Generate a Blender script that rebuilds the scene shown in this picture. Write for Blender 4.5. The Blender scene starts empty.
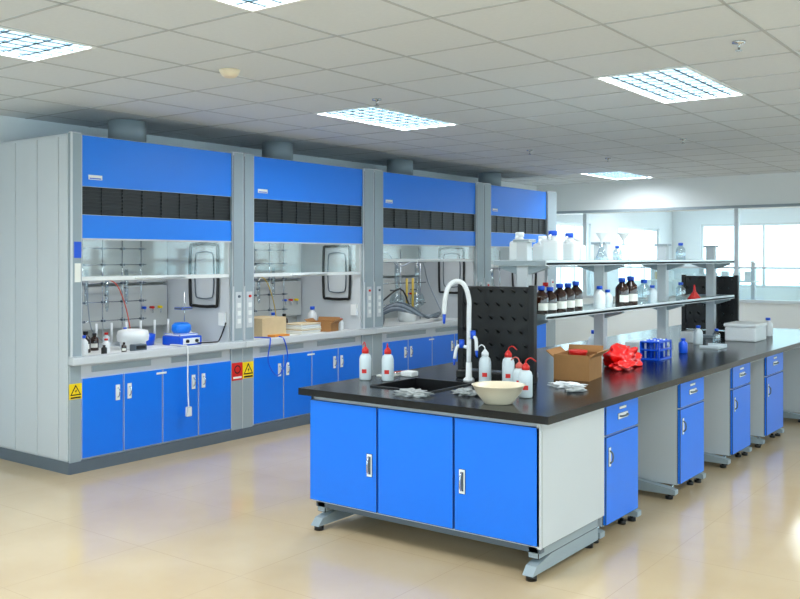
import bpy, bmesh, math, random
from mathutils import Vector, Matrix, noise
random.seed(7)
scene = bpy.context.scene
scene.view_settings.view_transform = 'Standard'
scene.view_settings.look = 'None'
scene.view_settings.exposure = 0.3

# ------------------------------------------------------------ materials
def srgb(r, g, b):
    def f(c):
        c /= 255.0
        return c/12.92 if c <= 0.04045 else ((c+0.055)/1.055)**2.4
    return (f(r), f(g), f(b), 1.0)

def mat(name, rgb, rough=0.5, metal=0.0, var=0.04, scale=6.0, bump=0.0, coat=0.0, spec=0.5):
    m = bpy.data.materials.new(name); m.use_nodes = True
    nt = m.node_tree; b = nt.nodes['Principled BSDF']
    b.inputs['Roughness'].default_value = rough
    b.inputs['Metallic'].default_value = metal
    b.inputs['Coat Weight'].default_value = coat
    b.inputs['Specular IOR Level'].default_value = spec
    c = srgb(*rgb)
    tc = nt.nodes.new('ShaderNodeTexCoord')
    nz = nt.nodes.new('ShaderNodeTexNoise'); nz.inputs['Scale'].default_value = scale
    nz.inputs['Detail'].default_value = 4
    nt.links.new(tc.outputs['Object'], nz.inputs['Vector'])
    mx = nt.nodes.new('ShaderNodeMix'); mx.data_type = 'RGBA'
    mx.inputs[6].default_value = tuple(max(0, x*(1-var)) for x in c[:3])+(1,)
    mx.inputs[7].default_value = tuple(min(1, x*(1+var)) for x in c[:3])+(1,)
    nt.links.new(nz.outputs['Fac'], mx.inputs[0])
    nt.links.new(mx.outputs[2], b.inputs['Base Color'])
    if bump:
        bp = nt.nodes.new('ShaderNodeBump'); bp.inputs['Strength'].default_value = bump
        bp.inputs['Distance'].default_value = 0.01
        nt.links.new(nz.outputs['Fac'], bp.inputs['Height'])
        nt.links.new(bp.outputs['Normal'], b.inputs['Normal'])
    return m

def glassmat(name, tint=(1, 1, 1), fac=0.1, rough=0.05):
    m = bpy.data.materials.new(name); m.use_nodes = True
    nt = m.node_tree; nt.nodes.clear()
    o = nt.nodes.new('ShaderNodeOutputMaterial'); mx = nt.nodes.new('ShaderNodeMixShader')
    t = nt.nodes.new('ShaderNodeBsdfTransparent'); g = nt.nodes.new('ShaderNodeBsdfGlossy')
    t.inputs['Color'].default_value = (*tint, 1); g.inputs['Roughness'].default_value = rough
    mx.inputs[0].default_value = fac
    nt.links.new(t.outputs[0], mx.inputs[1]); nt.links.new(g.outputs[0], mx.inputs[2])
    nt.links.new(mx.outputs[0], o.inputs['Surface'])
    return m

BLUE = mat('blue_laminate', (14, 126, 242), 0.35, var=0.03, scale=2)
BLUE2 = mat('blue_laminate_cabinet', (6, 118, 240), 0.32, var=0.05, scale=2)
GREY = mat('grey_powder_coat', (152, 165, 173), 0.4, var=0.03, scale=3)
DGREY = mat('dark_grey_steel', (92, 104, 116), 0.4, var=0.05)
PALE = mat('pale_grey_panel', (202, 207, 212), 0.45, var=0.03, scale=3)
WHITE = mat('white_paint', (235, 238, 238), 0.5, var=0.02)
LINER = mat('hood_liner', (190, 192, 190), 0.45, var=0.05, scale=4)
BLACK = mat('black_plastic', (12, 13, 16), 0.4, var=0.1)
EPOXY = mat('black_epoxy_top', (14, 15, 19), 0.2, var=0.12, scale=20)
CHROME = mat('chrome_metal', (200, 205, 210), 0.2, 1.0)
ALU = mat('brushed_aluminium', (215, 220, 222), 0.35, 0.7)
PLW = mat('white_plastic', (236, 238, 240), 0.35, var=0.02)
PLT = mat('translucent_plastic', (215, 225, 230), 0.3, var=0.03)
RED = mat('red_plastic', (214, 36, 30), 0.35)
PINK = mat('faded_red_plastic', (214, 96, 84), 0.4)
BLUEP = mat('blue_plastic', (16, 84, 215), 0.3)
AMBER = mat('amber_glass', (46, 20, 8), 0.08, var=0.2, coat=0.5)
YEL = mat('sign_yellow', (250, 215, 10), 0.5)
PAPER = mat('paper_label', (238, 238, 232), 0.7)
CARD = mat('cardboard', (166, 118, 70), 0.8, var=0.1, scale=15)
CARDL = mat('cardboard_pale', (214, 190, 150), 0.8, var=0.1, scale=15)
CREAM = mat('cream_enamel', (236, 222, 196), 0.35)
FOAM = mat('polystyrene_foam', (240, 242, 244), 0.8, bump=0.3, scale=60)
CLOTH = mat('grey_cloth', (165, 168, 168), 0.9, var=0.2, scale=30, bump=0.4)
REDBAG = mat('red_plastic_bag', (236, 20, 16), 0.18, var=0.08, scale=10, bump=0.5, coat=0.4)
HOSE = mat('grey_hose', (150, 160, 172), 0.45)
YHOSE = mat('yellow_tube', (206, 176, 70), 0.4)
GLASS = glassmat('sash_glass', (0.93, 0.97, 0.96), 0.06)
WGLASS = glassmat('window_glass', (0.95, 1, 1), 0.05)
LABG = glassmat('lab_glass', (0.80, 0.88, 0.92), 0.22)
PGLASS = glassmat('partition_glass', (0.88, 0.96, 0.98), 0.10)
SHELFG = mat('shelf_board', (190, 212, 212), 0.3)
CEILM = mat('ceiling_tile', (216, 222, 228), 0.9, var=0.04, scale=40, bump=0.15)
TBAR = mat('ceiling_tbar', (182, 187, 192), 0.6)
WALLM = mat('wall_paint', (228, 235, 240), 0.8, var=0.02)
LOUV = mat('louvre_metal', (60, 84, 98), 0.5, 0.0)

def floor_mat():
    m = bpy.data.materials.new('floor_tiles'); m.use_nodes = True
    nt = m.node_tree; b = nt.nodes['Principled BSDF']
    tc = nt.nodes.new('ShaderNodeTexCoord')
    nz = nt.nodes.new('ShaderNodeTexNoise'); nz.inputs['Scale'].default_value = 1.3; nz.inputs['Detail'].default_value = 6
    nt.links.new(tc.outputs['Object'], nz.inputs['Vector'])
    cr = nt.nodes.new('ShaderNodeValToRGB')
    cr.color_ramp.elements[0].position = .3; cr.color_ramp.elements[0].color = srgb(203, 178, 142)
    cr.color_ramp.elements[1].position = .7; cr.color_ramp.elements[1].color = srgb(215, 192, 158)
    nt.links.new(nz.outputs['Fac'], cr.inputs['Fac'])
    br = nt.nodes.new('ShaderNodeTexBrick'); br.offset = 0; br.inputs['Scale'].default_value = 1
    br.inputs['Brick Width'].default_value = 0.8; br.inputs['Row Height'].default_value = 0.8
    br.inputs['Mortar Size'].default_value = 0.002
    br.inputs['Mortar'].default_value = srgb(196, 171, 137)
    nt.links.new(tc.outputs['Object'], br.inputs['Vector'])
    nt.links.new(cr.outputs['Color'], br.inputs['Color1']); nt.links.new(cr.outputs['Color'], br.inputs['Color2'])
    nt.links.new(br.outputs['Color'], b.inputs['Base Color'])
    b.inputs['Roughness'].default_value = 0.13
    b.inputs['Specular IOR Level'].default_value = 0.65
    return m
FLOORM = floor_mat()

# ------------------------------------------------------------ mesh builder
class M:
    def __init__(s, name):
        s.name = name; s.bm = bmesh.new(); s.mats = []
    def mi(s, m):
        if m not in s.mats: s.mats.append(m)
        return s.mats.index(m)
    def tag(s, verts, m, smooth=False):
        i = s.mi(m)
        fs = set(f for v in verts for f in v.link_faces)
        for f in fs: f.material_index = i; f.smooth = smooth
    def box(s, x0, x1, y0, y1, z0, z1, m, bev=0.0, rot=None):
        r = bmesh.ops.create_cube(s.bm, size=1)
        c = Vector(((x0+x1)/2, (y0+y1)/2, (z0+z1)/2))
        S = Matrix.Diagonal((abs(x1-x0), abs(y1-y0), abs(z1-z0), 1))
        R = rot if rot else Matrix.Identity(4)
        bmesh.ops.transform(s.bm, matrix=Matrix.Translation(c) @ R @ S, verts=r['verts'])
        i = s.mi(m)
        for f in set(f for v in r['verts'] for f in v.link_faces): f.material_index = i
        if bev > 0:
            es = list(set(e for v in r['verts'] for e in v.link_edges))
            bmesh.ops.bevel(s.bm, geom=es, offset=bev, segments=2, profile=0.5, affect='EDGES')
    def cyl(s, p0, p1, r, m, r2=None, seg=18, smooth=True, caps=True):
        p0 = Vector(p0); p1 = Vector(p1); d = p1-p0
        q = d.to_track_quat('Z', 'Y').to_matrix().to_4x4()
        o = bmesh.ops.create_cone(s.bm, cap_ends=caps, segments=seg, radius1=r, radius2=r if r2 is None else r2, depth=d.length)
        bmesh.ops.transform(s.bm, matrix=Matrix.Translation((p0+p1)/2) @ q, verts=o['verts'])
        i = s.mi(m)
        for f in set(f for v in o['verts'] for f in v.link_faces):
            f.material_index = i; f.smooth = smooth and len(f.verts) == 4
    def lathe(s, cx, cy, z0, prof, m, seg=20, squash=1.0):
        rings = []
        for (r, z) in prof:
            rings.append([s.bm.verts.new((cx+max(r, 1e-4)*math.cos(2*math.pi*k/seg), cy+squash*max(r, 1e-4)*math.sin(2*math.pi*k/seg), z0+z)) for k in range(seg)])
        i = s.mi(m)
        for a, b in zip(rings[:-1], rings[1:]):
            for k in range(seg):
                f = s.bm.faces.new((a[k], a[(k+1) % seg], b[(k+1) % seg], b[k])); f.material_index = i; f.smooth = True
        f = s.bm.faces.new(list(reversed(rings[0]))); f.material_index = i
        f = s.bm.faces.new(rings[-1]); f.material_index = i
    def arclabel(s, cx, cy, z0, z1, r, a0, a1, m, n=6):
        i = s.mi(m); A = []; B = []
        for k in range(n+1):
            a = a0+(a1-a0)*k/n
            A.append(s.bm.verts.new((cx+r*math.cos(a), cy+r*math.sin(a), z0))); B.append(s.bm.verts.new((cx+r*math.cos(a), cy+r*math.sin(a), z1)))
        for k in range(n):
            f = s.bm.faces.new((A[k], A[k+1], B[k+1], B[k])); f.material_index = i; f.smooth = True
    def tube(s, pts, r, m, seg=8, closed=False, sub=4):
        P = [Vector(p) for p in pts]
        if sub > 1:
            n = len(P); Q = []
            rng = range(n) if closed else range(n-1)
            for k in rng:
                p0 = P[(k-1) % n] if (closed or k > 0) else P[0]
                p1 = P[k]; p2 = P[(k+1) % n]
                p3 = P[(k+2) % n] if (closed or k+2 < n) else P[-1]
                for j in range(sub):
                    t = j/sub
                    Q.append(0.5*((2*p1)+(-p0+p2)*t+(2*p0-5*p1+4*p2-p3)*t*t+(-p0+3*p1-3*p2+p3)*t**3))
            if not closed: Q.append(P[-1])
            P = Q
        n = len(P); rings = []; up = None
        for k in range(n):
            a = P[(k-1) % n] if (closed or k > 0) else P[0]
            b = P[(k+1) % n] if (closed or k < n-1) else P[-1]
            t = (b-a).normalized()
            if up is None:
                up = t.orthogonal().normalized()
            up = (up - t*up.dot(t)).normalized(); sd = t.cross(up)
            rings.append([s.bm.verts.new(P[k]+r*(math.cos(2*math.pi*j/seg)*up+math.sin(2*math.pi*j/seg)*sd)) for j in range(seg)])
        i = s.mi(m)
        last = n if closed else n-1
        for k in range(last):
            A = rings[k]; B = rings[(k+1) % n]
            for j in range(seg):
                f = s.bm.faces.new((A[j], A[(j+1) % seg], B[(j+1) % seg], B[j])); f.material_index = i; f.smooth = True
        if not closed:
            s.bm.faces.new(list(reversed(rings[0]))).material_index = i
            s.bm.faces.new(rings[-1]).material_index = i
    def prism(s, pts, off, m):
        off = Vector(off); A = [s.bm.verts.new(Vector(p)) for p in pts]; B = [s.bm.verts.new(Vector(p)+off) for p in pts]
        i = s.mi(m); n = len(A); fs = [s.bm.faces.new(A), s.bm.faces.new(list(reversed(B)))]
        for k in range(n): fs.append(s.bm.faces.new((A[k], B[k], B[(k+1) % n], A[(k+1) % n])))
        for f in fs: f.material_index = i
    def blob(s, c, size, m, amp=0.3, seed=0, sub=3, fr=2.0):
        o = bmesh.ops.create_icosphere(s.bm, subdivisions=sub, radius=1)
        for v in o['verts']:
            k = 1+amp*(noise.noise(v.co*fr+Vector((seed, seed*2.3, 0)))*1.4+.5*noise.noise(v.co*fr*2.7+Vector((seed*1.7, 0, 3))))
            v.co = v.co*k
            v.co.z = max(v.co.z, -0.55)
            v.co = Vector((v.co.x*size[0], v.co.y*size[1], (v.co.z+0.55)/1.55*size[2]))+Vector(c)+Vector((0, 0, .001))
        s.tag(o['verts'], m, True)
    def finish(s):
        bmesh.ops.recalc_face_normals(s.bm, faces=s.bm.faces)
        xs = [v.co for v in s.bm.verts]
        lo = Vector((min(v.x for v in xs), min(v.y for v in xs), min(v.z for v in xs)))
        hi = Vector((max(v.x for v in xs), max(v.y for v in xs), max(v.z for v in xs)))
        o = Vector(((lo.x+hi.x)/2, (lo.y+hi.y)/2, lo.z))
        bmesh.ops.translate(s.bm, vec=-o, verts=s.bm.verts)
        me = bpy.data.meshes.new(s.name); s.bm.to_mesh(me); s.bm.free()
        for m in s.mats: me.materials.append(m)
        ob = bpy.data.objects.new(s.name, me); ob.location = o
        scene.collection.objects.link(ob)
        return ob

# ------------------------------------------------------------ room
CH = 2.75; XL = -7.0; XR = 5.0; YB = -3.0; YF = 19.0
f = M('floor'); f.box(XL-.15, XR+.15, YB-.15, YF+.15, -0.1, 0, FLOORM); f.finish()

LIGHTS = [(-4.6, 2.4), (-2.8, 2.4), (-4.6, 6.0), (-2.2, 6.0), (-5.2, 12.0), (0.2, 2.4), (0.2, 6.0), (-0.4, 12.0), (2.6, 4.2), (-2.2, -1.2), (-5.8, 15.6), (-3.4, 15.6), (-1.0, 15.6)]
c = M('ceiling')
def cell_is_light(cx, cy):
    return any(abs(cx-lx) < 0.3 and abs(cy-ly) < 0.6 for lx, ly in LIGHTS)
xs = [-2.5+0.6*k for k in range(-8, 14)]; xs = [x for x in xs if XL < x < XR]; xs = [XL-.15]+xs+[XR+.15]
ys = [5.4+0.6*k for k in range(-16, 24)]; ys = [y for y in ys if YB < y < YF]; ys = [YB-.15]+ys+[YF+.15]
for i in range(len(xs)-1):
    for j in range(len(ys)-1):
        if not cell_is_light((xs[i]+xs[i+1])/2, (ys[j]+ys[j+1])/2):
            c.box(xs[i], xs[i+1], ys[j], ys[j+1], CH, CH+.05, CEILM)
c.finish()
g = M('trim_ceiling_grid')
for x in xs[1:-1]:
    for j in range(len(ys)-1):
        inl = any(abs(x-lx) < 0.1 and abs((ys[j]+ys[j+1])/2-ly) < 0.6 for lx, ly in LIGHTS)
        if not inl: g.box(x-.008, x+.008, ys[j], ys[j+1], CH-.003, CH+.001, TBAR)
for y in ys[1:-1]:
    for i in range(len(xs)-1):
        inl = any(abs((xs[i]+xs[i+1])/2-lx) < 0.3 and abs(y-ly) < 0.1 for lx, ly in LIGHTS)
        if not inl: g.box(xs[i], xs[i+1], y-.008, y+.008, CH-.003, CH+.001, TBAR)
g.finish()

def troffer(cx, cy, power):
    t = M('ceiling_light_panel')
    x0, x1, y0, y1 = cx-.3, cx+.3, cy-.6, cy+.6
    for a in ((x0, x0+.02, y0, y1), (x1-.02, x1, y0, y1), (x0+.02, x1-.02, y0, y0+.02), (x0+.02, x1-.02, y1-.02, y1)):
        t.box(*a, CH-.008, CH+.12, WHITE)
    t.box(x0, x1, y0, y1, CH+.12, CH+.13, WHITE)
    for k in range(1, 6):
        x = x0+.6*k/6; t.box(x-.009, x+.009, y0+.02, y1-.02, CH-.002, CH+.011, LOUV)
    for k in range(1, 10):
        y = y0+1.2*k/10; t.box(x0+.02, x1-.02, y-.008, y+.008, CH-.002, CH+.009, LOUV)
    ob = t.finish()
    ld = bpy.data.lights.new('lamp', 'AREA'); ld.shape = 'RECTANGLE'; ld.size = .56; ld.size_y = 1.16
    ld.energy = power; ld.color = (0.90, 0.97, 1.0)
    lo = bpy.data.objects.new('lamp', ld); scene.collection.objects.link(lo)
    lo.parent = ob; lo.location = (0, 0, 0.03)
for lx, ly in LIGHTS: troffer(lx, ly, 46)

def wall_open_x(name, x0, x1, yA, yB, wins):
    w = M(name); y = yA
    for (a, b, z0, z1) in wins:
        w.box(x0, x1, y, a, 0, CH, WALLM); w.box(x0, x1, a, b, 0, z0, WALLM); w.box(x0, x1, a, b, z1, CH, WALLM); y = b
    w.box(x0, x1, y, yB, 0, CH, WALLM); w.finish()
def wall_open_y(name, y0, y1, xA, xB, wins):
    w = M(name); x = xA
    for (a, b, z0, z1) in wins:
        w.box(x, a, y0, y1, 0, CH, WALLM); w.box(a, b, y0, y1, 0, z0, WALLM); w.box(a, b, y0, y1, z1, CH, WALLM); x = b
    w.box(x, xB, y0, y1, 0, CH, WALLM); w.finish()
wcount = [0]
def window(axis, p, a, b, z0, z1, n):
    wcount[0] += 1
    w = M('window_%d' % wcount[0])
    def bx(u0, u1, zz0, zz1, th, m):
        if axis == 'x': w.box(p-th, p+th, u0, u1, zz0, zz1, m)
        else: w.box(u0, u1, p-th, p+th, zz0, zz1, m)
    bx(a, b, z0, z0+.05, .035, ALU); bx(a, b, z1-.05, z1, .035, ALU)
    for k in range(n+1):
        u = a+.025+(b-a-.05)*k/n; bx(u-.025, u+.025, z0+.05, z1-.05, .03, ALU)
    bx(a+.05, b-.05, z0+.05, z1-.05, .003, WGLASS)
    w.finish()
wl = [(13.4, 15.0, .95, 2.2), (16.2, 18.3, 1.1, 2.2)]
wall_open_x('wall_left', XL-.15, XL, YB, YF, wl)
for a in wl: window('x', XL-.08, *a, 3)
wr = [(-2.2, 2.0, .8, 2.5), (2.6, 7.2, .8, 2.5), (7.8, 12.2, .8, 2.5), (13.4, 18.4, .8, 2.5)]  # unseen window openings, added to let sky light in from the right
wall_open_x('wall_right', XR, XR+.15, YB, YF, wr)
for a in wr: window('x', XR+.08, *a, 4)
wf = [(-6.4, -3.9, 1.0, 2.3), (-3.5, -1.4, 1.0, 2.3), (-.8, 1.6, 1.0, 2.3), (2.2, 4.4, 1.0, 2.3)]
wall_open_y('wall_far', YF, YF+.15, XL-.15, XR+.15, wf)
for a in wf: window('y', YF+.08, *a, 2)
wb = [(-6.0, -2.2, .7, 2.5), (-1.4, 4.2, .7, 2.5)]  # openings behind the camera, added so daylight reaches the bench end
wall_open_y('wall_back', YB-.15, YB, XL-.15, XR+.15, wb)
for a in wb: window('y', YB-.08, *a, 4)
b = M('baseboard_left'); b.box(XL, XL+.012, 11.8, 12.93, 0, .1, GREY); b.finish()
s = M('trim_soffit'); s.box(XL, XR, 13.0, 13.35, 2.29, CH, WHITE); s.box(XL, XR, 12.98, 13.0, 2.29, 2.33, GREY); s.finish()
p = M('wall_partition'); p.box(XL, XR, 13.05, 13.15, 0, .98, WHITE); p.box(XL, XR, 13.03, 13.17, .98, 1.02, ALU)
for x in (-6.2, -3.9, -1.6, .7, 3.0): p.box(x-.03, x+.03, 13.06, 13.14, 1.02, 2.29, ALU)
p.box(XL, XR, 13.09, 13.11, 1.02, 1.45, PGLASS); p.box(XL, XR, 13.08, 13.12, 1.45, 1.475, ALU)
p.finish()
for (x, y) in ((-5.2, 15.5), (-2.6, 15.0), (0.2, 15.5)):
    q = M('far_lab_bench'); q.box(x-.9, x+.9, y-.35, y+.35, .1, .82, WHITE, .004); q.box(x-.94, x+.94, y-.4, y+.4, .82, .86, DGREY, .004)
    q.box(x-.85, x+.85, y-.3, y+.3, 0, .1, DGREY)
    for k in range(4): q.box(x-.87+k*.44, x-.45+k*.44, y-.365, y-.35, .15, .78, BLUE2, .003)
    for k in (-.85, 0, .85): q.box(x+k-.03, x+k+.03, y-.04, y+.04, .86, 1.55, PALE)
    for z in (1.2, 1.52): q.box(x-.9, x+.9, y-.15, y+.15, z, z+.025, WHITE)
    for k in range(9):
        xx = x-.75+k*.19; h = random.uniform(.1, .22)
        q.box(xx-.05, xx+.05, y-.06, y+.06, 1.225, 1.225+h, random.choice([PLW, CARDL, PALE, BLUEP, PLW]), .005)
    q.finish()

# ------------------------------------------------------------ fume hoods
XF = -5.99; XBK = -6.95
POSTS = [(3.94, 4.04), (5.54, 5.80), (7.36, 7.69), (9.55, 9.90), (11.40, 11.68)]
ZW = 0.85
def frame_xz(x0, x1, z0, z1, y, r=.05):
    return [(x0+r, y, z0), (x1-r, y, z0), (x1, y, z0+r), (x1, y, z1-r), (x1-r, y, z1), (x0+r, y, z1), (x0, y, z1-r), (x0, y, z0+r)]

def triangle_sign(h, yc, zc, x, s=.07):
    h.box(x, x+.003, yc-s*1.15, yc+s*1.15, zc-s*1.35, zc+s*1.15, YEL)
    h.prism([(x+.003, yc-s, zc-s*.75), (x+.003, yc+s, zc-s*.75), (x+.003, yc, zc+s)], (.0015, 0, 0), BLACK)
    k = .72
    cz = zc-s*.1
    h.prism([(x+.0045, yc-s*k, cz-s*.6*k-.001), (x+.0045, yc+s*k, cz-s*.6*k-.001), (x+.0045, yc, cz+s*k)], (.001, 0, 0), YEL)
    h.prism([(x+.0055, yc+.012*s/.07, cz+s*.42), (x+.0055, yc-.014*s/.07, cz-.002), (x+.0055, yc, cz-.002), (x+.0055, yc-.006*s/.07, cz-s*.38), (x+.0055, yc+.016*s/.07, cz+.010), (x+.0055, yc+.002, cz+.010)], (.001, 0, 0), BLACK)
    h.box(x+.003, x+.0045, yc-s*.9, yc+s*.9, zc-s*1.22, zc-s*.98, BLACK)

for n in range(4):
    h = M('fume_hood')
    pL0, pL1 = POSTS[n]; pR0, pR1 = POSTS[n+1]
    yl0 = pL0 if n == 0 else (pL0+pL1)/2+.001
    yr1 = pR1 if n == 3 else (pR0+pR1)/2-.001
    a, bq = pL1, pR0
    for (u0, u1, sgn) in ((yl0, a, 1), (bq, yr1, -1)):
        h.box(XBK, XF-.03, u0, u1, 0.0, 2.52, PALE)
        h.box(XF-.03, XF+.02, u0+.002, u1, .86, 2.535, GREY, .012)
        h.box(XF-.03, XF, u0+.002, u1, 0.0, .80, GREY, .003)
        yc = (u0+u1)/2
        if u1-u0 > .11:
            h.box(XF+.02, XF+.024, yc-.035, yc+.035, .98, 1.30, PALE, .002)
            for z in (1.02, 1.09, 1.16): h.box(XF+.024, XF+.03, yc-.022, yc+.022, z, z+.045, WHITE, .002)
            h.cyl((XF+.024, yc, 1.26), (XF+.036, yc, 1.26), .012, RED if n % 2 else DGREY)
            h.box(XF+.02, XF+.022, u0+.004, u0+.010, 1.35, 2.5, DGREY)
    if n == 0:
        for (xa, xb) in ((-6.94, -6.70), (-6.69, -6.40), (-6.39, -6.12), (-6.11, -6.0)):
            h.box(xa, xb, yl0-.012, yl0, .10, 2.50, PALE, .004)
        h.box(XBK, XF, yl0-.006, yl0, 0, .09, DGREY)
        h.box(XF+.02, XF+.023, yl0+.025, yl0+.085, 1.60, 1.72, BLUEP)
        h.box(XF+.02, XF+.023, yl0+.03, yl0+.08, 1.42, 1.56, PAPER)
    h.box(XBK, XF-.03, a, bq, 2.47, 2.50, PALE)
    h.box(XBK, XBK+.03, a, bq, 0, 2.47, LINER)
    h.box(XBK+.10, XBK+.115, a+.02, bq-.02, .98, 1.35, LINER, .003)
    h.box(XBK+.10, XBK+.115, a+.02, bq-.02, 1.38, 1.80, LINER, .003)
    h.box(XBK+.03, XF-.03, a, bq, 1.98, 2.0, LINER)
    h.box(XF-.03, XF, a, bq, 2.135, 2.52, BLUE, .003)
    h.box(XF-.03, XF, a, bq, 1.745, 1.925, BLUE, .003)
    h.box(XF-.03, XF-.018, a, bq, 1.925, 2.135, BLACK)
    for k in range(7): h.box(XF-.018, XF-.008, a+.01, bq-.01, 1.937+k*.028, 1.947+k*.028, BLACK)
    for k in range(1, 8):
        y = a+(bq-a)*k/8; h.box(XF-.018, XF-.007, y-.004, y+.004, 1.927, 2.133, BLACK)
    h.box(XF-.03, XF+.002, a, bq, 1.735, 1.747, PALE)
    h.box(XF, XF+.003, a+.06, a+.18, 2.19, 2.225, PAPER)
    h.box(XF+.003, XF+.004, a+.07, a+.17, 2.195, 2.203, BLUEP)
    h.box(XF-.25, XF-.15, a+.25, bq-.25, 1.95, 1.98, WHITE)
    zs = [1.44, 1.44, 1.57, 1.5][n]
    h.box(XF-.055, XF-.025, a, bq, zs-.015, zs+.02, WHITE, .004)
    h.box(XF-.042, XF-.036, a+.01, bq-.01, zs+.02, 1.96, GLASS)
    h.cyl((XF-.02, (a+bq)/2-.25, zs), (XF-.02, (a+bq)/2+.25, zs), .008, ALU)
    h.box(XBK+.03, XF-.03, a, bq, ZW-.04, ZW, WHITE)
    h.box(XF-.06, XF+.05, yl0+.001, yr1-.001, ZW-.045, ZW+.012, PALE, .008)
    h.box(XF-.05, XF-.02, a, bq, .70, .805, PALE)
    h.box(XF-.05, XF-.02, a, bq, .0, .70, PALE)
    h.box(XF-.02, XF+.006, yl0+.001, yr1-.001, 0.0, .085, DGREY)
    m0 = (a+bq)/2
    for side in (0, 1):
        h.box(XF-.02, XF-.014, (a if side == 0 else m0)+.1, (m0 if side == 0 else bq)-.1, .735, .785, GREY, .002)
    for k in range(4):
        w = (bq-a)/4; y0 = a+k*w+.004; y1 = a+(k+1)*w-.004
        h.box(XF-.02, XF, y0, y1, .10, .70, BLUE2, .003)
        yh = y1-.05 if k % 2 == 0 else y0+.05
        h.box(XF, XF+.004, yh-.02, yh+.02, .50, .62, WHITE, .002)
        h.tube([(XF+.004, yh, .525), (XF+.022, yh, .54), (XF+.022, yh, .58), (XF+.004, yh, .595)], .005, CHROME, sub=2)
    h.box(XF, XF+.003, m0-.06, m0+.04, .66, .675, PAPER)
    h.cyl((-6.45, m0, 2.50), (-6.45, m0, 2.56), .19, GREY, seg=28)
    h.cyl((-6.45, m0, 2.56), (-6.45, m0, CH-.005), .155, GREY, seg=28)
    h.box(-6.9, -6.72, m0-.4, m0-.15, 2.50, 2.62, PALE, .004)
    xb = XBK+.20
    if n < 2:
        ysn = [a+.12+(bq-a-.5)*k/5 for k in range(6)]
        for y in ysn:
            h.cyl((xb, y, ZW), (xb, y, 1.78), .005, CHROME, seg=8)
        for z in (1.06, 1.22, 1.38, 1.54, 1.68):
            h.cyl((xb+.008, ysn[0]-.05, z), (xb+.008, ysn[-1]+.05, z), .004, CHROME, seg=8)
            for y in ysn: h.box(xb-.01, xb+.03, y-.012, y+.012, z-.012, z+.012, DGREY, .002)
        # condensers clamped to the lattice with looped tubing, a separate object
        cn = M('condenser_set')
        for k, y in enumerate(ysn[1:5]):
            zc = 1.18+.06*(k % 2)
            cn.cyl((xb+.032, y, zc+.1), (xb+.06, y, zc+.1), .006, DGREY, seg=8)
            cn.cyl((xb+.06, y, zc), (xb+.06, y, zc+.26), .016, LABG, seg=12)
            cn.cyl((xb+.06, y, zc-.04), (xb+.06, y, zc), .006, LABG, r2=.016, seg=12)
        cn.tube([(xb+.06, ysn[1], 1.46), (xb+.07, ysn[1]+.1, 1.52), (xb+.06, ysn[2], 1.3), (xb+.06, ysn[2]+.05, 1.0), (xb+.055, ysn[3], ZW+.02)], .005, HOSE)
        cn.tube([(xb+.06, ysn[3], 1.42), (xb+.07, ysn[3]+.1, 1.36), (xb+.06, ysn[4], 1.15), (xb+.06, ysn[4]+.06, ZW+.02)], .005, PINK if n == 0 else YHOSE)
        cn.finish()
    h.tube(frame_xz(XF-.52, XF-.16, 1.17, 1.72, bq-.02), .014, BLACK, closed=True, sub=3)
    h.tube(frame_xz(XF-.46, XF-.22, 1.24, 1.65, bq-.014), .006, DGREY, closed=True, sub=3)
    for k in range(3):
        y = bq-.30+.09*k
        h.cyl((XBK+.115, y, 1.15), (XBK+.16, y, 1.15), .012, [BLUEP, RED, YEL][k]); h.cyl((XBK+.15, y, 1.15), (XBK+.15, y, 1.10), .006, CHROME)
    h.box(XF-.14, XF-.06, bq-.03, bq-.001, 1.0, 1.12, WHITE, .004)
    if n == 0:
        triangle_sign(h, yl0+.05, .615, XF, s=.046)
        yy = bq+.067
        h.box(XF, XF+.003, yy-.064, yy+.062, .52, .675, RED)
        h.cyl((XF+.003, yy, .615), (XF+.0045, yy, .615), .038, BLACK)
        h.cyl((XF+.0045, yy, .615), (XF+.0055, yy, .615), .027, RED)
        h.box(XF+.003, XF+.0045, yy-.05, yy+.05, .535, .553, PAPER)
    if n == 1:
        triangle_sign(h, a-.062, .605, XF, s=.058)
    X0 = XF+.06
    if n == 0:
        h.tube([(-6.15, 5.0, ZW+.02), (-5.99, 5.0, ZW+.022), (X0, 5.0, ZW-.0), (X0, 5.0, .6), (X0, 5.01, .36)], .006, PLW)
        h.box(X0-.015, X0+.015, 4.985, 5.035, .29, .37, PLW, .006)
        h.tube([(-6.1, 5.25, ZW+.02), (-6.0, 5.35, ZW+.025), (-6.1, 5.5, ZW+.03), (-6.04, 5.52, 1.03)], .006, BLACK)
    if n == 1:
        h.tube([(-6.2, 6.0, ZW+.01), (-5.99, 5.98, ZW+.02), (X0, 5.96, ZW), (X0, 5.93, .66), (X0, 6.05, .52), (X0, 6.18, .66), (X0, 6.14, .84), (-6.0, 6.14, ZW+.02)], .006, BLUEP)
    h.finish()
    ld = bpy.data.lights.new('hood_lamp', 'AREA'); ld.shape = 'RECTANGLE'; ld.size = .08; ld.size_y = bq-a-.55; ld.energy = 4; ld.color = (1, .98, .93)
    lo = bpy.data.objects.new('hood_lamp', ld); scene.collection.objects.link(lo); lo.location = (XF-.2, m0, 1.945)

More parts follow.
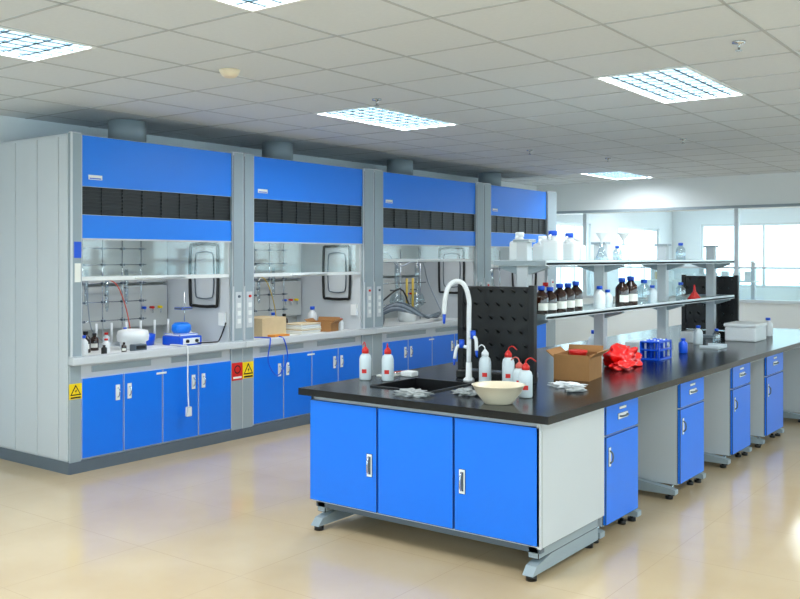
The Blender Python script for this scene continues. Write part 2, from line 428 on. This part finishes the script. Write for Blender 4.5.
# ------------------------------------------------------------ things in hoods
ZI = ZW+.0005
m = M('heating_mantle')
m.lathe(-6.28, 4.72, ZI, [(.10, 0), (.105, .02), (.105, .06), (.125, .07), (.13, .11), (.12, .15), (.085, .16), (.07, .13), (0, .10)], PLW, 28)
m.finish()
m = M('hotplate_stirrer')
m.box(-6.36, -6.12, 5.08, 5.32, ZI, ZI+.08, BLUEP, .01); m.box(-6.35, -6.15, 5.1, 5.3, ZI+.08, ZI+.10, WHITE, .004)
m.box(-6.12, -6.115, 5.11, 5.29, ZI+.015, ZI+.065, PLW)
for y in (5.15, 5.25): m.cyl((-6.115, y, ZI+.04), (-6.10, y, ZI+.04), .014, BLACK)
m.lathe(-6.25, 5.2, ZI+.10, [(.065, 0), (.085, .03), (.08, .07), (.06, .09), (.055, .07)], BLUE, 24)
m.cyl((-6.34, 5.31, ZI+.08), (-6.34, 5.31, ZI+.45), .006, CHROME)
m.box(-6.345, -6.24, 5.2, 5.315, ZI+.3, ZI+.32, DGREY, .003)
m.finish()
m = M('heating_mantle'); m.lathe(-6.48, 5.0, ZI, [(.07, 0), (.08, .05), (.085, .09), (.06, .10), (0, .07)], BLUEP, 24); m.finish()
def lab_bottle(name, x, y, z, r, hgt, body, cap, seg=18):
    q = M(name)
    q.lathe(x, y, z, [(r*.92, 0), (r, .006), (r, hgt*.62), (r*.9, hgt*.70), (r*.42, hgt*.82), (r*.38, hgt*.87)], body, seg)
    q.lathe(x, y, z+hgt*.86, [(r*.5, 0), (r*.5, hgt*.13), (r*.44, hgt*.14)], cap, seg)
    if body is AMBER: q.arclabel(x, y, z+hgt*.18, z+hgt*.42, r*1.015, -1.5, .2, PAPER)
    return q.finish()
for (x, y, r, hh, bd, cp) in ((-6.2, 4.20, .035, .15, PLW, BLUEP), (-6.32, 4.30, .04, .17, AMBER, BLACK), (-6.22, 4.42, .03, .11, PLW, RED), (-6.55, 4.28, .045, .2, PLW, BLUEP), (-6.1, 4.5, .02, .08, AMBER, BLACK), (-6.12, 4.33, .022, .07, BLACK, BLACK), (-6.42, 4.45, .035, .14, AMBER, BLACK),
        (-6.5, 4.62, .03, .13, PLT, RED), (-6.52, 4.82, .03, .16, PLT, BLUEP), (-6.5, 5.38, .035, .15, AMBER, BLACK), (-6.44, 5.45, .028, .12, PLT, BLUEP)):
    lab_bottle('reagent_bottle', x, y, ZI, r, hh, bd, cp)
m = M('digital_controller'); m.box(-6.14, -6.07, 4.58, 4.70, ZI, ZI+.055, DGREY, .006); m.box(-6.07, -6.067, 4.595, 4.685, ZI+.02, ZI+.045, BLACK); m.finish()
m = M('aluminium_bar_rack'); m.box(-6.64, -6.58, 4.55, 5.4, ZI, ZI+.03, ALU, .003)
for k in range(6): m.cyl((-6.61, 4.6+k*.15, ZI+.03), (-6.61, 4.6+k*.15, ZI+.2), .010, PLW)
m.finish()
def carton(name, x, y, z, sx, sy, sz, mt, ang=0, open_top=True):
    q = M(name); R = Matrix.Rotation(ang, 4, 'Z'); C = Vector((x, y, z))
    t = .006
    def bb(x0, x1, y0, y1, z0, z1, m, ex=None):
        c0 = Vector(((x0+x1)/2, (y0+y1)/2, (z0+z1)/2)); w = C+R @ c0
        q.box(w.x-(x1-x0)/2, w.x+(x1-x0)/2, w.y-(y1-y0)/2, w.y+(y1-y0)/2, w.z-(z1-z0)/2, w.z+(z1-z0)/2, m, rot=R @ ex if ex else R)
    hx, hy = sx/2, sy/2
    bb(-hx, hx, -hy, hy, 0, t, mt)
    bb(-hx, -hx+t, -hy, hy, t, sz, mt); bb(hx-t, hx, -hy, hy, t, sz, mt)
    bb(-hx+t, hx-t, -hy, -hy+t, t, sz, mt); bb(-hx+t, hx-t, hy-t, hy, t, sz, mt)
    if open_top:
        bb(-hx-.026, -hx-.020, -hy, hy, sz-.035, sz+.035, mt, Matrix.Rotation(-.9, 4, 'Y'))
        bb(hx+.020, hx+.026, -hy, hy, sz-.035, sz+.035, mt, Matrix.Rotation(.9, 4, 'Y'))
        bb(-hx, hx, hy+.020, hy+.026, sz-.03, sz+.04, mt, Matrix.Rotation(-.5, 4, 'X'))
    else:
        bb(-hx, hx, -hy, hy, sz, sz+t, mt)
    return q.finish()
carton('cardboard_box', -6.38, 6.30, ZI, .30, .36, .17, CARDL, 0.1, False)
carton('cardboard_box', -6.25, 7.05, ZI, .24, .2, .10, CARD, .3)
m = M('paper_stack')
for k in range(6): m.box(-6.34+random.uniform(-.02, .02), -6.1+random.uniform(-.02, .02), 6.56, 6.84, ZI+k*.018, ZI+.015+k*.018, [PAPER, PLW, CARDL][k % 3], .003)
m.finish()
m = M('sample_tray'); OR = mat('orange_plastic', (226, 140, 40), .4)
m.box(-6.16, -6.06, 6.15, 6.35, ZI, ZI+.025, OR, .004); m.finish()
for (x, y, r, hh, bd, cp) in ((-6.3, 5.95, .04, .16, PLW, BLUEP), (-6.45, 6.0, .04, .18, AMBER, BLACK), (-6.2, 7.26, .03, .12, PLW, RED), (-6.5, 7.15, .05, .24, PLW, BLUEP), (-6.55, 6.62, .04, .2, PLT, BLUEP), (-6.55, 6.78, .04, .18, AMBER, BLACK)):
    lab_bottle('reagent_bottle', x, y, ZI, r, hh, bd, cp)
m = M('glassware_rig')
for y in (7.95, 8.3, 8.7, 9.1):
    m.cyl((-6.5, y, ZI), (-6.5, y, 1.7), .008, CHROME, seg=10)
for z in (1.05, 1.3, 1.55): m.cyl((-6.49, 7.85, z), (-6.49, 9.2, z), .007, CHROME, seg=10)
for (y, mt) in ((8.1, LABG), (8.5, LABG), (8.9, LABG)):
    m.lathe(-6.4, y, 1.0, [(.02, 0), (.075, .04), (.09, .10), (.07, .16), (.025, .2), (.022, .3), (.03, .31), (.03, .5), (.015, .52), (.015, .6)], mt, 20)
    m.cyl((-6.5, y, 1.22), (-6.4, y, 1.22), .008, DGREY)
m.lathe(-6.4, 8.1, ZI, [(.09, 0), (.1, .05), (.1, .12), (.06, .13)], DGREY, 20)
m.lathe(-6.4, 8.7, ZI, [(.10, 0), (.11, .05), (.11, .12), (.06, .13)], WHITE, 20)
m.cyl((-6.35, 8.62, 1.0), (-6.35, 8.62, 1.36), .014, YHOSE); m.cyl((-6.35, 8.74, 1.0), (-6.35, 8.74, 1.36), .014, YHOSE)
m.tube([(-6.4, 8.1, 1.6), (-6.35, 8.25, 1.66), (-6.3, 8.4, 1.5), (-6.35, 8.9, 1.58), (-6.45, 9.2, 1.3), (-6.3, 9.3, .9)], .008, HOSE)
m.tube([(-6.45, 7.9, 1.3), (-6.3, 8.0, 1.1), (-6.25, 8.35, 1.25), (-6.3, 8.6, 1.05)], .01, BLACK)
for k in range(5):
    o = k*.035
    m.tube([(-6.3-o, 7.85+o, ZW+.03), (-6.12, 8.0+o, 1.02+o*.6), (-6.06+o*.3, 8.25+o*2, 1.0-o*.5), (-6.08, 8.6+o, .93), (-6.2, 8.95+o, .90+o*.3), (-6.35, 9.25, ZW+.03)], .016, HOSE if k % 2 else DGREY)
m.finish()
m = M('glassware_rig')
for y in (10.1, 10.6, 11.0):
    m.cyl((-6.5, y, ZI), (-6.5, y, 1.7), .008, CHROME, seg=10)
for z in (1.1, 1.45): m.cyl((-6.49, 10.05, z), (-6.49, 11.2, z), .007, CHROME, seg=10)
m.lathe(-6.35, 10.5, ZI, [(.1, 0), (.12, .05), (.12, .3), (.05, .4), (.04, .6)], LABG, 20)
m.finish()

# ------------------------------------------------------------ island bench
BX0, BX1, BY0, BY1 = -3.73, -2.08, 3.98, 10.5
ZC = .83
bch = M('island_lab_bench')
sx0, sx1, sy0, sy1 = -3.42, -2.98, 4.27, 4.73
for a in ((BX0, sx0, BY0, BY1), (sx1, BX1, BY0, BY1), (sx0, sx1, BY0, sy0), (sx0, sx1, sy1, BY1)):
    bch.box(*a, ZC-.028, ZC, EPOXY)
for a in ((BX0, BX1, BY0, BY0+.03), (BX0, BX1, BY1-.03, BY1), (BX0, BX0+.03, BY0+.03, BY1-.03), (BX1-.03, BX1, BY0+.03, BY1-.03)):
    bch.box(*a, ZC-.04, ZC-.028, EPOXY)
for a in ((sx0, sx0+.015, sy0, sy1), (sx1-.015, sx1, sy0, sy1), (sx0+.015, sx1-.015, sy0, sy0+.015), (sx0+.015, sx1-.015, sy1-.015, sy1)):
    bch.box(*a, ZC-.25, ZC+.008, BLACK)
bch.box(sx0, sx1, sy0, sy1, ZC-.27, ZC-.25, BLACK)
bch.cyl((-3.2, 4.5, ZC-.25), (-3.2, 4.5, ZC-.245), .04, CHROME)
cx0, cx1, cy0, cy1 = -3.67, -2.14, 4.03, 4.76
ZB = .165
bch.box(cx0, cx0+.02, cy0, cy1, ZB, ZC-.045, PALE); bch.box(cx1-.02, cx1, cy0, cy1, ZB, ZC-.03, PALE, .002)
bch.box(cx0+.02, cx1-.02, cy1-.02, cy1, ZB, ZC-.03, PALE); bch.box(cx0+.02, cx1-.02, cy0, cy1-.02, ZB, ZB+.02, PALE)
bch.box(cx0, cx1, cy0, cy0+.02, .745, ZC-.028, PALE)
W = (cx1-cx0)/3
for k in range(3):
    x0 = cx0+k*W+.004; x1 = cx0+(k+1)*W-.004
    bch.box(x0, x1, cy0-.018, cy0, ZB+.01, .765, BLUE2, .003)
    if k == 1: continue
    xh = x1-.05 if k == 0 else x0+.05
    bch.box(xh-.020, xh+.020, cy0-.022, cy0-.018, .37, .50, WHITE, .002)
    bch.box(xh-.010, xh+.010, cy0-.024, cy0-.022, .385, .485, DGREY, .001)
    bch.tube([(xh, cy0-.022, .39), (xh, cy0-.04, .405), (xh, cy0-.04, .465), (xh, cy0-.022, .48)], .005, CHROME, sub=2)
bch.box(cx1-.02, cx1, cy0-.018, cy0, ZB, ZC-.03, PALE)
def cframe(y):
    for (xo, xi) in ((-2.16, -2.75), (-3.65, -3.06)):
        s = 1 if xo > xi else -1
        bch.prism([(xo, y-.03, .035), (xi, y-.03, .035), (xi, y-.03, .11), (xo-s*.30, y-.03, .11), (xo-s*.04, y-.03, .075), (xo, y-.03, .065)], (0, .06, 0), GREY)
        bch.box(min(xi-.04, xi+.04), max(xi-.04, xi+.04), y-.03, y+.03, .11, ZC-.03, GREY)
        bch.cyl((xo-s*.05, y, 0), (xo-s*.05, y, .02), .025, BLACK); bch.cyl((xo-s*.05, y, .02), (xo-s*.05, y, .04), .01, CHROME)
        bch.cyl((xi, y, 0), (xi, y, .035), .022, BLACK)
for xx in (cx0+.06, cx1-.06):
    bch.box(xx-.03, xx+.03, cy0+.02, cy1-.02, .10, ZB, GREY, .004)
    bch.prism([(xx-.03, cy0-.04, .03), (xx-.03, cy1-.02, .03), (xx-.03, cy1-.02, .10), (xx-.03, cy0+.16, .10), (xx-.03, cy0+.0, .07)], (.06, 0, 0), GREY)
    bch.cyl((xx, cy0, 0), (xx, cy0, .03), .028, BLACK); bch.cyl((xx, cy1-.08, 0), (xx, cy1-.08, .03), .028, BLACK)
bch.box(cx0+.1, cx1-.1, cy0+.45, cy0+.50, .05, .10, GREY)
bch.box(cx0+.02, cx1-.02, cy0+.02, cy0+.06, .13, ZB, DGREY)
cabs = [(4.80, 5.27), (5.98, 6.46), (7.11, 7.58), (8.04, 8.58), (9.5, 9.98)]
for (y0, y1) in cabs:
    for side in (0, 1):
        s = 1 if side == 0 else -1
        xf = -2.15 if side == 0 else -3.66
        xi = -2.68 if side == 0 else -3.13
        xa, xb = min(xf-s*.02, xi), max(xf-s*.02, xi)
        bch.box(xa, xb, y0, y1, .085, ZC-.05, PALE, .002)
        fx0, fx1 = min(xf-s*.02, xf), max(xf-s*.02, xf)
        bch.box(fx0, fx1, y0+.004, y1-.004, .60, .765, BLUE2, .003)
        bch.box(fx0, fx1, y0+.004, y1-.004, .095, .59, BLUE2, .003)
        def face(ya, yb, za, zb, mm, d=.004):
            u0, u1 = min(xf, xf+s*d), max(xf, xf+s*d)
            bch.box(u0, u1, ya, yb, za, zb, mm, .0015)
        yc = (y0+y1)/2
        face(yc-.07, yc+.07, .67, .705, WHITE); bch.tube([(xf+s*.004, yc-.05, .688), (xf+s*.02, yc-.04, .688), (xf+s*.02, yc+.04, .688), (xf+s*.004, yc+.05, .688)], .005, DGREY, sub=2)
        face(yc-.05, yc+.05, .725, .742, PAPER, .002)
        face(y0+.035, y0+.065, .42, .53, WHITE); bch.tube([(xf+s*.004, y0+.05, .44), (xf+s*.02, y0+.05, .455), (xf+s*.02, y0+.05, .495), (xf+s*.004, y0+.05, .51)], .005, DGREY, sub=2)
        for yy in (y0+.06, y1-.06):
            for x in (xf-s*.08, xi+s*.06):
                bch.cyl((x, yy, 0), (x, yy, .02), .024, BLACK); bch.cyl((x, yy, .02), (x, yy, .086), .012, CHROME)
for y in (4.78, 5.31, 5.94, 6.50, 7.07, 7.62, 8.0, 8.62, 9.46, 10.02): cframe(y)
bch.box(-2.915, -2.895, 4.78, 10.3, .13, ZC-.03, PALE)
bch.box(-2.20, -2.16, 4.78, 10.3, ZC-.075, ZC-.029, GREY); bch.box(-3.65, -3.61, 4.78, 10.3, ZC-.075, ZC-.029, GREY)
bch.finish()

# reagent shelf
rs = M('reagent_shelf')
SX0, SX1, SY0, SY1 = -3.08, -2.70, 5.14, 8.98
Z1, Z2 = 1.215, 1.555
for y in (5.2, 6.36, 7.62, 8.88):
    rs.box(-2.93, -2.85, y-.035, y+.035, ZC+.001, 1.70, PALE, .006)
    rs.box(-2.96, -2.82, y-.06, y+.06, ZC+.001, ZC+.03, GREY, .004)
    for z in (Z1, Z2):
        rs.prism([(SX0+.01, y-.02, z), (SX1-.01, y-.02, z), (SX1-.01, y-.02, z-.02), (-2.84, y-.02, z-.06), (-2.94, y-.02, z-.06), (SX0+.01, y-.02, z-.02)], (0, .04, 0), GREY)
    rs.box(-2.95, -2.83, y-.045, y+.045, 1.70, 1.72, GREY, .004)
for z in (Z1, Z2):
    rs.box(SX0, SX1, SY0, SY1, z, z+.014, SHELFG)
    for x in (SX0, SX1-.012): rs.box(x, x+.012, SY0, SY1, z-.006, z+.03, ALU, .003)
    for y in (SY0-.008, SY1): rs.box(SX0, SX1, y, y+.008, z-.006, z+.028, GREY, .002)
rs.finish()
for y in (5.9, 7.05, 8.3):
    k = M('bench_power_socket'); k.box(-2.95, -2.83, y-.1, y+.1, ZC+.0005, ZC+.10, PLW, .01)
    for d in (-.045, .045): k.box(-2.83, -2.824, y+d-.035, y+d+.035, ZC+.02, ZC+.085, GREY, .003)
    k.finish()

def drying_rack(y):
    q = M('pegboard_drying_rack')
    q.box(-3.24, -2.72, y-.012, y+.012, ZC+.06, 1.42, BLACK, .006)
    q.box(-3.26, -3.22, y-.02, y+.02, ZC+.0005, 1.43, BLACK, .004); q.box(-2.74, -2.70, y-.02, y+.02, ZC+.0005, 1.43, BLACK, .004)
    q.box(-3.24, -2.72, y-.07, y-.012, ZC+.0005, ZC+.05, BLACK, .006)
    for i in range(6):
        for j in range(6):
            x = -3.19+i*.082+(.02 if j % 2 else -.01); z = ZC+.13+j*.085
            q.cyl((x, y-.012, z), (x, y-.055, z+.022), .006, BLACK, r2=.004, seg=8)
    q.finish()
drying_rack(5.0); drying_rack(9.12)

t = M('laboratory_tap')
tx, ty = -3.07, 4.82
t.lathe(tx, ty, ZC+.0005, [(.035, 0), (.035, .015), (.02, .03), (.018, .12)], PLW)
t.tube([(tx, ty, ZC+.1), (tx, ty, 1.22), (tx, ty, 1.34), (tx-.02, ty-.02, 1.43), (tx-.06, ty-.05, 1.455), (tx-.10, ty-.08, 1.42), (tx-.12, ty-.09, 1.33), (tx-.125, ty-.09, 1.25)], .015, PLW, seg=12)
t.cyl((tx-.125, ty-.09, 1.25), (tx-.125, ty-.09, 1.19), .011, BLUEP, r2=.007)
for (dx, dy, z) in ((.07, -.03, 1.10), (-.07, -.03, 1.04)):
    t.tube([(tx, ty, z), (tx+dx*.6, ty+dy*.6, z+.01), (tx+dx, ty+dy, z), (tx+dx*1.15, ty+dy*1.3, z-.07)], .011, PLW)
    t.cyl((tx+dx*1.15, ty+dy*1.3, z-.07), (tx+dx*1.2, ty+dy*1.35, z-.11), .009, BLUEP, r2=.006)
    t.cyl((tx+dx*.6, ty+dy*.6, z), (tx+dx*.6, ty+dy*.6, z+.05), .017, BLUEP)
t.finish()

def wash_bottle(x, y, z=ZC+.0005, hh=.22, ang=0.5, cap=None):
    cap = cap or RED
    q = M('wash_bottle'); r = .038
    q.lathe(x, y, z, [(r*.9, 0), (r, .008), (r, hh*.6), (r*.85, hh*.70), (r*.5, hh*.76)], PLT)
    q.lathe(x, y, z+hh*.76, [(r*.58, 0), (r*.58, hh*.10), (r*.3, hh*.16), (r*.16, hh*.19)], cap)
    c, s = math.cos(ang), math.sin(ang); zt = z+hh*.93
    q.tube([(x, y, zt), (x+.005*c, y+.005*s, zt+.02), (x+.03*c, y+.03*s, zt+.03), (x+.06*c, y+.06*s, zt+.01)], .0035, cap, sub=3)
    q.arclabel(x, y, z+.045, z+.07, r*1.01, -1.5, -.7, RED)
    q.finish()
wash_bottle(-3.64, 4.50, ang=2.5); wash_bottle(-3.50, 4.55, ang=-1)
wash_bottle(-2.94, 4.80, ang=3, cap=PLW); wash_bottle(-2.80, 4.84, ang=0); wash_bottle(-2.47, 4.46, hh=.20, ang=.8, cap=RED)
wash_bottle(-2.60, 4.62, hh=.18, ang=3, cap=PINK)

q = M('mixing_bowl')
q.lathe(-2.49, 4.20, ZC+.0005, [(.075, 0), (.08, .006), (.118, .055), (.138, .095), (.144, .098), (.134, .098), (.114, .055), (.07, .012), (0, .010)], CREAM, 36); q.finish()
carton('cardboard_box', -2.60, 5.38, ZC+.0005, .23, .28, .16, CARD, .15, True)
q = M('red_lidded_jar')
q.lathe(-2.60, 5.38, ZC+.0085, [(.05, 0), (.055, .01), (.055, .15), (.06, .155), (.06, .17)], RED); q.finish()
q = M('rubber_gloves'); q.blob((-2.46, 4.95, ZC), (.09, .05, .03), PLW, .6, 3, 4, 3); q.blob((-2.36, 4.84, ZC), (.05, .07, .022), CLOTH, .5, 5); q.finish()
q = M('cleaning_rag'); q.blob((-3.02, 4.15, ZC), (.10, .06, .028), CLOTH, .6, 9, 4, 3); q.finish()
q = M('cleaning_rag'); q.blob((-2.78, 4.35, ZC), (.07, .05, .03), CLOTH, .6, 19, 4, 3); q.finish()
q = M('glass_dropper_set'); q.box(-3.68, -3.58, 4.66, 4.90, ZC+.0005, ZC+.012, PAPER, .003)
for k in range(3): q.cyl((-3.66+.03*k, 4.68, ZC+.018), (-3.64+.03*k, 4.88, ZC+.018), .006, RED if k == 1 else CHROME)
q.finish()
q = M('white_sponge'); q.box(-3.56, -3.47, 4.76, 4.84, ZC+.0005, ZC+.035, FOAM, .008); q.finish()
q = M('red_plastic_bag'); q.blob((-2.63, 6.16, ZC), (.10, .17, .14), REDBAG, .4, 2, 5, 1.5); q.blob((-2.56, 6.0, ZC), (.065, .12, .055), REDBAG, .4, 8, 4); q.finish()
q = M('test_tube_rack')
for z in (.0005, .07, .13): q.box(-2.69, -2.54, 6.62, 6.88, ZC+z, ZC+z+.012, BLUEP, .002)
for x in (-2.69, -2.55):
    for y in (6.62, 6.87): q.box(x, x+.01, y, y+.01, ZC+.0005, ZC+.14, BLUEP)
q.box(-2.685, -2.68, 6.63, 6.87, ZC+.012, ZC+.13, BLUEP)
for i in range(3):
    for j in range(6): q.cyl((-2.658+i*.042, 6.65+j*.04, ZC+.012), (-2.658+i*.042, 6.65+j*.04, ZC+.15), .008, BLUEP if (i+j) % 3 else PLT, seg=8)
q.finish()
q = M('foam_cooler_box'); q.box(-2.68, -2.40, 8.62, 8.98, ZC+.0005, ZC+.13, FOAM, .012); q.box(-2.69, -2.39, 8.61, 8.99, ZC+.1305, ZC+.165, FOAM, .012); q.finish()
q = M('sample_tray'); q.box(-2.62, -2.46, 7.75, 7.98, ZC+.0005, ZC+.012, PLT, .003); q.box(-2.62, -2.46, 7.75, 7.76, ZC+.0005, ZC+.03, PLT); q.box(-2.62, -2.46, 7.97, 7.98, ZC+.0005, ZC+.03, PLT); q.finish()
for (x, y, r, hh, bd, cp) in ((-2.75, 8.1, .04, .17, PLT, BLUEP), (-2.62, 8.2, .035, .14, LABG, BLUEP), (-3.1, 6.7, .045, .2, PLT, BLUEP), (-3.2, 7.0, .045, .18, AMBER, BLUEP), (-2.5, 9.4, .045, .18, PLW, BLUEP), (-2.62, 5.7, .04, .16, PLT, BLUEP), (-2.60, 7.3, .035, .12, BLUEP, BLUEP)):
    lab_bottle('reagent_bottle', x, y, ZC+.0005, r, hh, bd, cp)
zl = Z1+.0145
for (x, y, r, hh, bd, cp) in ((-2.80, 5.26, .046, .19, AMBER, BLUEP), (-2.80, 5.38, .046, .18, AMBER, BLUEP), (-2.79, 5.50, .048, .20, AMBER, BLUEP), (-2.80, 5.64, .048, .2, AMBER, BLUEP), (-2.81, 5.78, .048, .21, AMBER, BLUEP), (-2.78, 6.10, .042, .17, PLW, BLUEP), (-2.79, 6.52, .05, .22, AMBER, BLUEP), (-2.78, 6.66, .054, .23, AMBER, BLUEP), (-2.78, 6.24, .036, .14, PLT, BLUEP), (-2.79, 6.95, .05, .2, LABG, BLUEP),
    (-3.0, 5.32, .04, .18, AMBER, BLUEP), (-3.0, 5.5, .04, .18, AMBER, BLUEP), (-3.0, 5.7, .04, .2, PLW, RED), (-3.0, 7.2, .045, .2, AMBER, BLUEP), (-2.8, 7.15, .04, .15, PLT, BLUEP), (-2.8, 7.8, .04, .16, LABG, BLUEP)):
    lab_bottle('reagent_bottle', x, y, zl, r, hh, bd, cp)
q = M('red_funnel'); q.lathe(-2.8, 8.15, zl, [(.06, 0), (.062, .005), (.014, .07), (.008, .11), (.006, .13)], RED); q.finish()
zu = Z2+.0145
def jug(x, y, w, hh, cap):
    q = M('plastic_jug')
    q.box(x-w/2, x+w/2, y-w*.4, y+w*.4, zu, zu+hh*.72, PLW, w*.18)
    q.lathe(x, y, zu+hh*.70, [(w*.36, 0), (w*.2, hh*.1), (w*.18, hh*.16)], PLW)
    q.lathe(x, y, zu+hh*.84, [(w*.24, 0), (w*.24, hh*.14), (w*.2, hh*.16)], cap)
    q.tube([(x, y-w*.3, zu+hh*.66), (x, y-w*.42, zu+hh*.82), (x, y-w*.1, zu+hh*.86)], w*.06, PLW, sub=3)
    q.finish()
jug(-2.98, 5.30, .12, .2, PLW); jug(-2.80, 5.42, .12, .21, BLUEP); jug(-2.96, 5.58, .12, .18, PLW); jug(-2.80, 5.66, .12, .2, BLUEP); jug(-2.83, 5.84, .11, .17, PLW)
def flask_funnel(x, y, s=1.0):
    q = M('filter_flask')
    q.lathe(x, y, zu, [(.05*s, 0), (.055*s, .01), (.02*s, .10*s), (.016*s, .14*s)], LABG)
    q.lathe(x, y, zu+.13*s, [(.008, 0), (.008, .03*s), (.045*s, .09*s), (.046*s, .092*s)], PLW); q.finish()
flask_funnel(-2.80, 6.18, .95); flask_funnel(-2.82, 6.62, 1.0)
lab_bottle('reagent_bottle', -2.80, 7.8, zu, .04, .16, LABG, BLUEP)
lab_bottle('reagent_bottle', -2.80, 6.46, zu, .032, .12, LABG, BLUEP)

for (x, y) in ((-4.19, 3.86),):
    q = M('smoke_detector'); q.lathe(x, y, CH-.045, [(.035, 0), (.05, .012), (.06, .03), (.065, .0445)], CREAM, 24); q.finish()
for (x, y) in ((-1.47, 4.97), (-4.73, 8.63), (-4.39, 9.86), (-4.1, 5.2), (-3.1, 8.7)):
    q = M('ceiling_sprinkler'); q.lathe(x, y, CH-.05, [(.018, 0), (.018, .003), (.006, .006), (.008, .035), (.035, .04), (.035, .0495)], CHROME); q.finish()

w = bpy.data.worlds.new('World'); scene.world = w; w.use_nodes = True
bg = w.node_tree.nodes['Background']; bg.inputs['Color'].default_value = (.77, .92, 1.0, 1); bg.inputs['Strength'].default_value = 3.7

cd = bpy.data.cameras.new('Camera'); cam = bpy.data.objects.new('Camera', cd); scene.collection.objects.link(cam)
cam.location = (0, 0, 1.6); cam.rotation_euler = (math.radians(90), 0, math.radians(36.8))
cd.sensor_width = 36; cd.lens = 915/800*36; cd.shift_y = -.052; cd.clip_end = 100
scene.camera = cam
